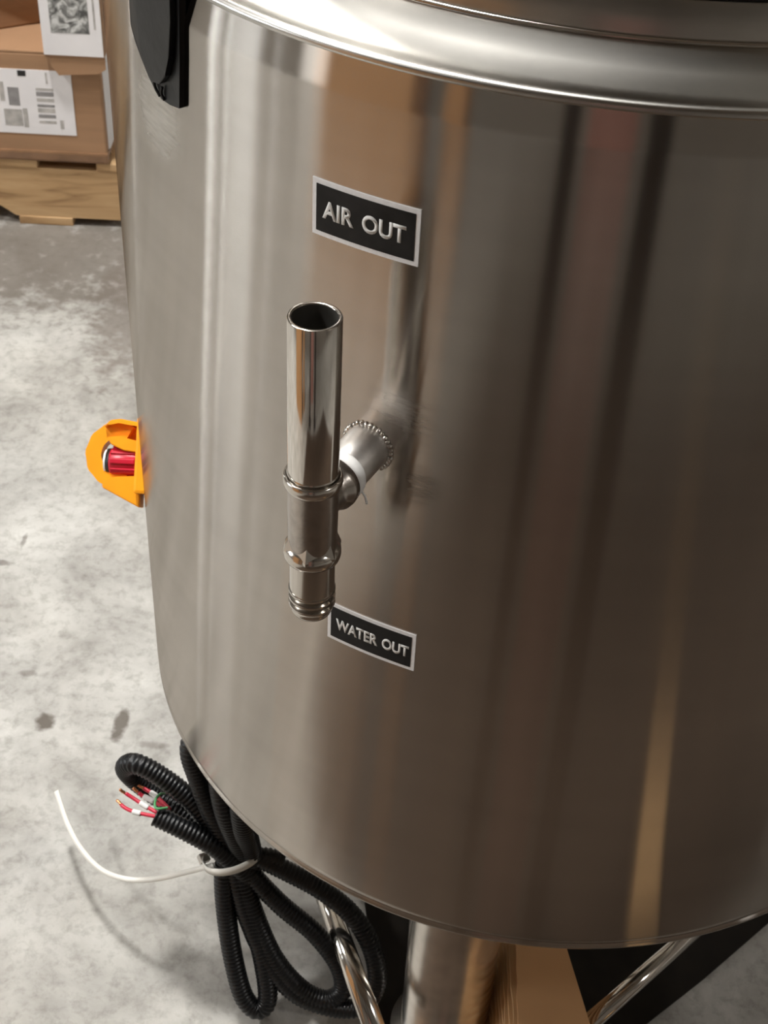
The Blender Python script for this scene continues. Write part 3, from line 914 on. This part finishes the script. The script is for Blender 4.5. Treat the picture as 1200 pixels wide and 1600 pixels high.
# pouch on the side
sx, sy0, sz0 = local(c1, -0.678, PY + 0.012, 0.146)
_, sy1, sz1 = local(c1, 0, PY + 0.20, 0.318)
obj('document_pouch', box(sx - 0.0004, sx + 0.0012, sy0, sy1, sz0, sz1), 'paper', c1)

c4 = carton('carton', 'small brown carton with white printed sheet standing at the pallet corner', -0.766, -0.664, PY - 0.022, PY + 0.30, 0.3315, 0.60, 'card')
w4 = 0.051
d4 = 0.161
sheet = obj('printed_sheet', box(-w4 + 0.001, w4 - 0.001, -d4 - 0.0012, -d4 + 0.0003, 0.003, 0.265), 'paper', c4)
obj('photo_print', box(-w4 + 0.017, w4 - 0.021, -d4 - 0.0017, -d4 - 0.0010, 0.042, 0.20), 'photo', sheet)
obj('text_print', box(w4 - 0.013, w4 - 0.010, -d4 - 0.0017, -d4 - 0.0010, 0.05, 0.22), 'print_mid', sheet)
# loose flap hanging below
bm = bmesh.new()
fp = [(-w4, 0.0), (w4, 0.0), (w4, -0.020), (w4 - 0.012, -0.028), (-w4 + 0.022, -0.034), (-w4 + 0.012, -0.02)]
a = [bm.verts.new((x, -d4 + 0.002 + 0.0, z)) for x, z in fp]
b = [bm.verts.new((x, -d4 + 0.005, z)) for x, z in fp]
for i in range(len(fp)):
    j = (i + 1) % len(fp)
    bm.faces.new((a[i], a[j], b[j], b[i]))
bm.faces.new(a)
bm.faces.new(b[::-1])
obj('hanging_flap', bm, 'card', c4)

c2 = carton('carton', 'brown carton set askew on top of the labelled carton', -1.0926, -0.8326, 1.362, 1.662, 0.3315, 0.60, 'card', math.radians(30))
w2, d2 = 0.13, 0.15
fl = obj('open_flap', box(-0.10, 0.10, -0.0020, 0.0020, 0.0, 0.14, 0.001), 'card', c2)
fl.location = (0.0, -d2 - 0.006, 0.085)
fl.rotation_euler = (0.22, 0.55, 0)

# ------------------------------------------------------------------ things round the viewer (seen in the steel)
def turned(t, deg):
    t.rotation_euler = (0, 0, math.radians(deg))
for i, (x, y, z0, w, d, hgt, rot, lab) in enumerate((
    (-1.86, -1.52, 0.0, 0.80, 0.6, 0.55, -36, 'large kraft carton on the floor, lowest of the tall stack'),
    (-1.86, -1.52, 0.552, 0.78, 0.6, 0.50, -34, 'large kraft carton, middle of the tall stack'),
    (-1.88, -1.52, 1.054, 0.76, 0.6, 0.45, -37, 'large kraft carton, topmost of the tall stack'),
    (-1.50, -2.15, 0.0, 0.16, 0.5, 1.50, -30, 'tall narrow kraft carton standing beside the stack'))):
    c = carton('carton', lab, x - w / 2, x + w / 2, y - d / 2, y + d / 2, z0, z0 + hgt, 'card_light', math.radians(rot))
for x, y, lab in ((-0.56, -2.1, 'added dark post nearest the cartons, for a dark band in the steel'), (0.0, -2.1, 'added dark post beside the red cartons, for a dark band in the steel')):
    t = thing('added_post', lab, 'post', (x, y, 0), 0, 'added posts')  # posts added for the dark bands reflected in the tank
    obj('base_plate', box(-0.12, 0.12, -0.12, 0.12, 0, 0.015), 'dark_steel', t)
    hw = 0.045 if x < -0.3 else 0.07
    obj('upright', box(-hw, hw, -0.045, 0.045, 0.015, 2.45, 0.004), 'dark_steel', t)
for k in range(4):  # red boxes added for the pink band reflected in the tank
    carton('added_red_carton', ('lowest', 'second lowest', 'second highest', 'topmost')[k] + ' added red carton for the pink band in the steel', -0.58, -0.20, -3.1, -2.7, 0.42 * k, 0.42 * k + 0.418, 'added_redcard')

# flattened carton strip, dark sheet and added mat on the floor by the tank
def flat(name, pts, z0, z1, mat, label, cat):
    bm = bmesh.new()
    lo = [bm.verts.new((x, y, z0)) for x, y in pts]
    hi = [bm.verts.new((x, y, z1)) for x, y in pts]
    for i in range(len(pts)):
        j = (i + 1) % len(pts)
        bm.faces.new((lo[i], lo[j], hi[j], hi[i]))
    bm.faces.new(hi)
    bm.faces.new(lo[::-1])
    return tag(obj(name, bm, mat), label, cat)
flat('dark_floor_sheet', [(-0.170, -0.02), (-0.128, -0.30), (0.062, -0.30), (0.138, -0.236), (0.204, -0.180), (0.300, -0.092), (0.26, 0.12), (-0.10, 0.16)], 0.0, 0.003, 'mat', 'thin dark brown sheet added on the floor beneath the tank', 'mat')  # thin sheet put in to darken the floor under the tank
flat('cardboard_strip', [(0.180, -0.587), (0.207, -0.631), (0.240, -0.717), (0.258, -0.790), (0.318, -0.768), (0.296, -0.691), (0.269, -0.600), (0.249, -0.552)], 0.008, 0.014, 'card_pale', 'flat strip of pale cardboard lying on the floor before the tank', 'cardboard')
flat('added_floor_mat', [(-0.80, -0.55), (-0.80, -1.90), (1.15, -1.90), (1.15, -0.42), (-0.45, -0.42)], 0.0, 0.008, 'added_mat_brown', 'wide brown mat added out of view to darken the tank reflection', 'mat')  # unseen brown sheet added so the tank front reflects darker
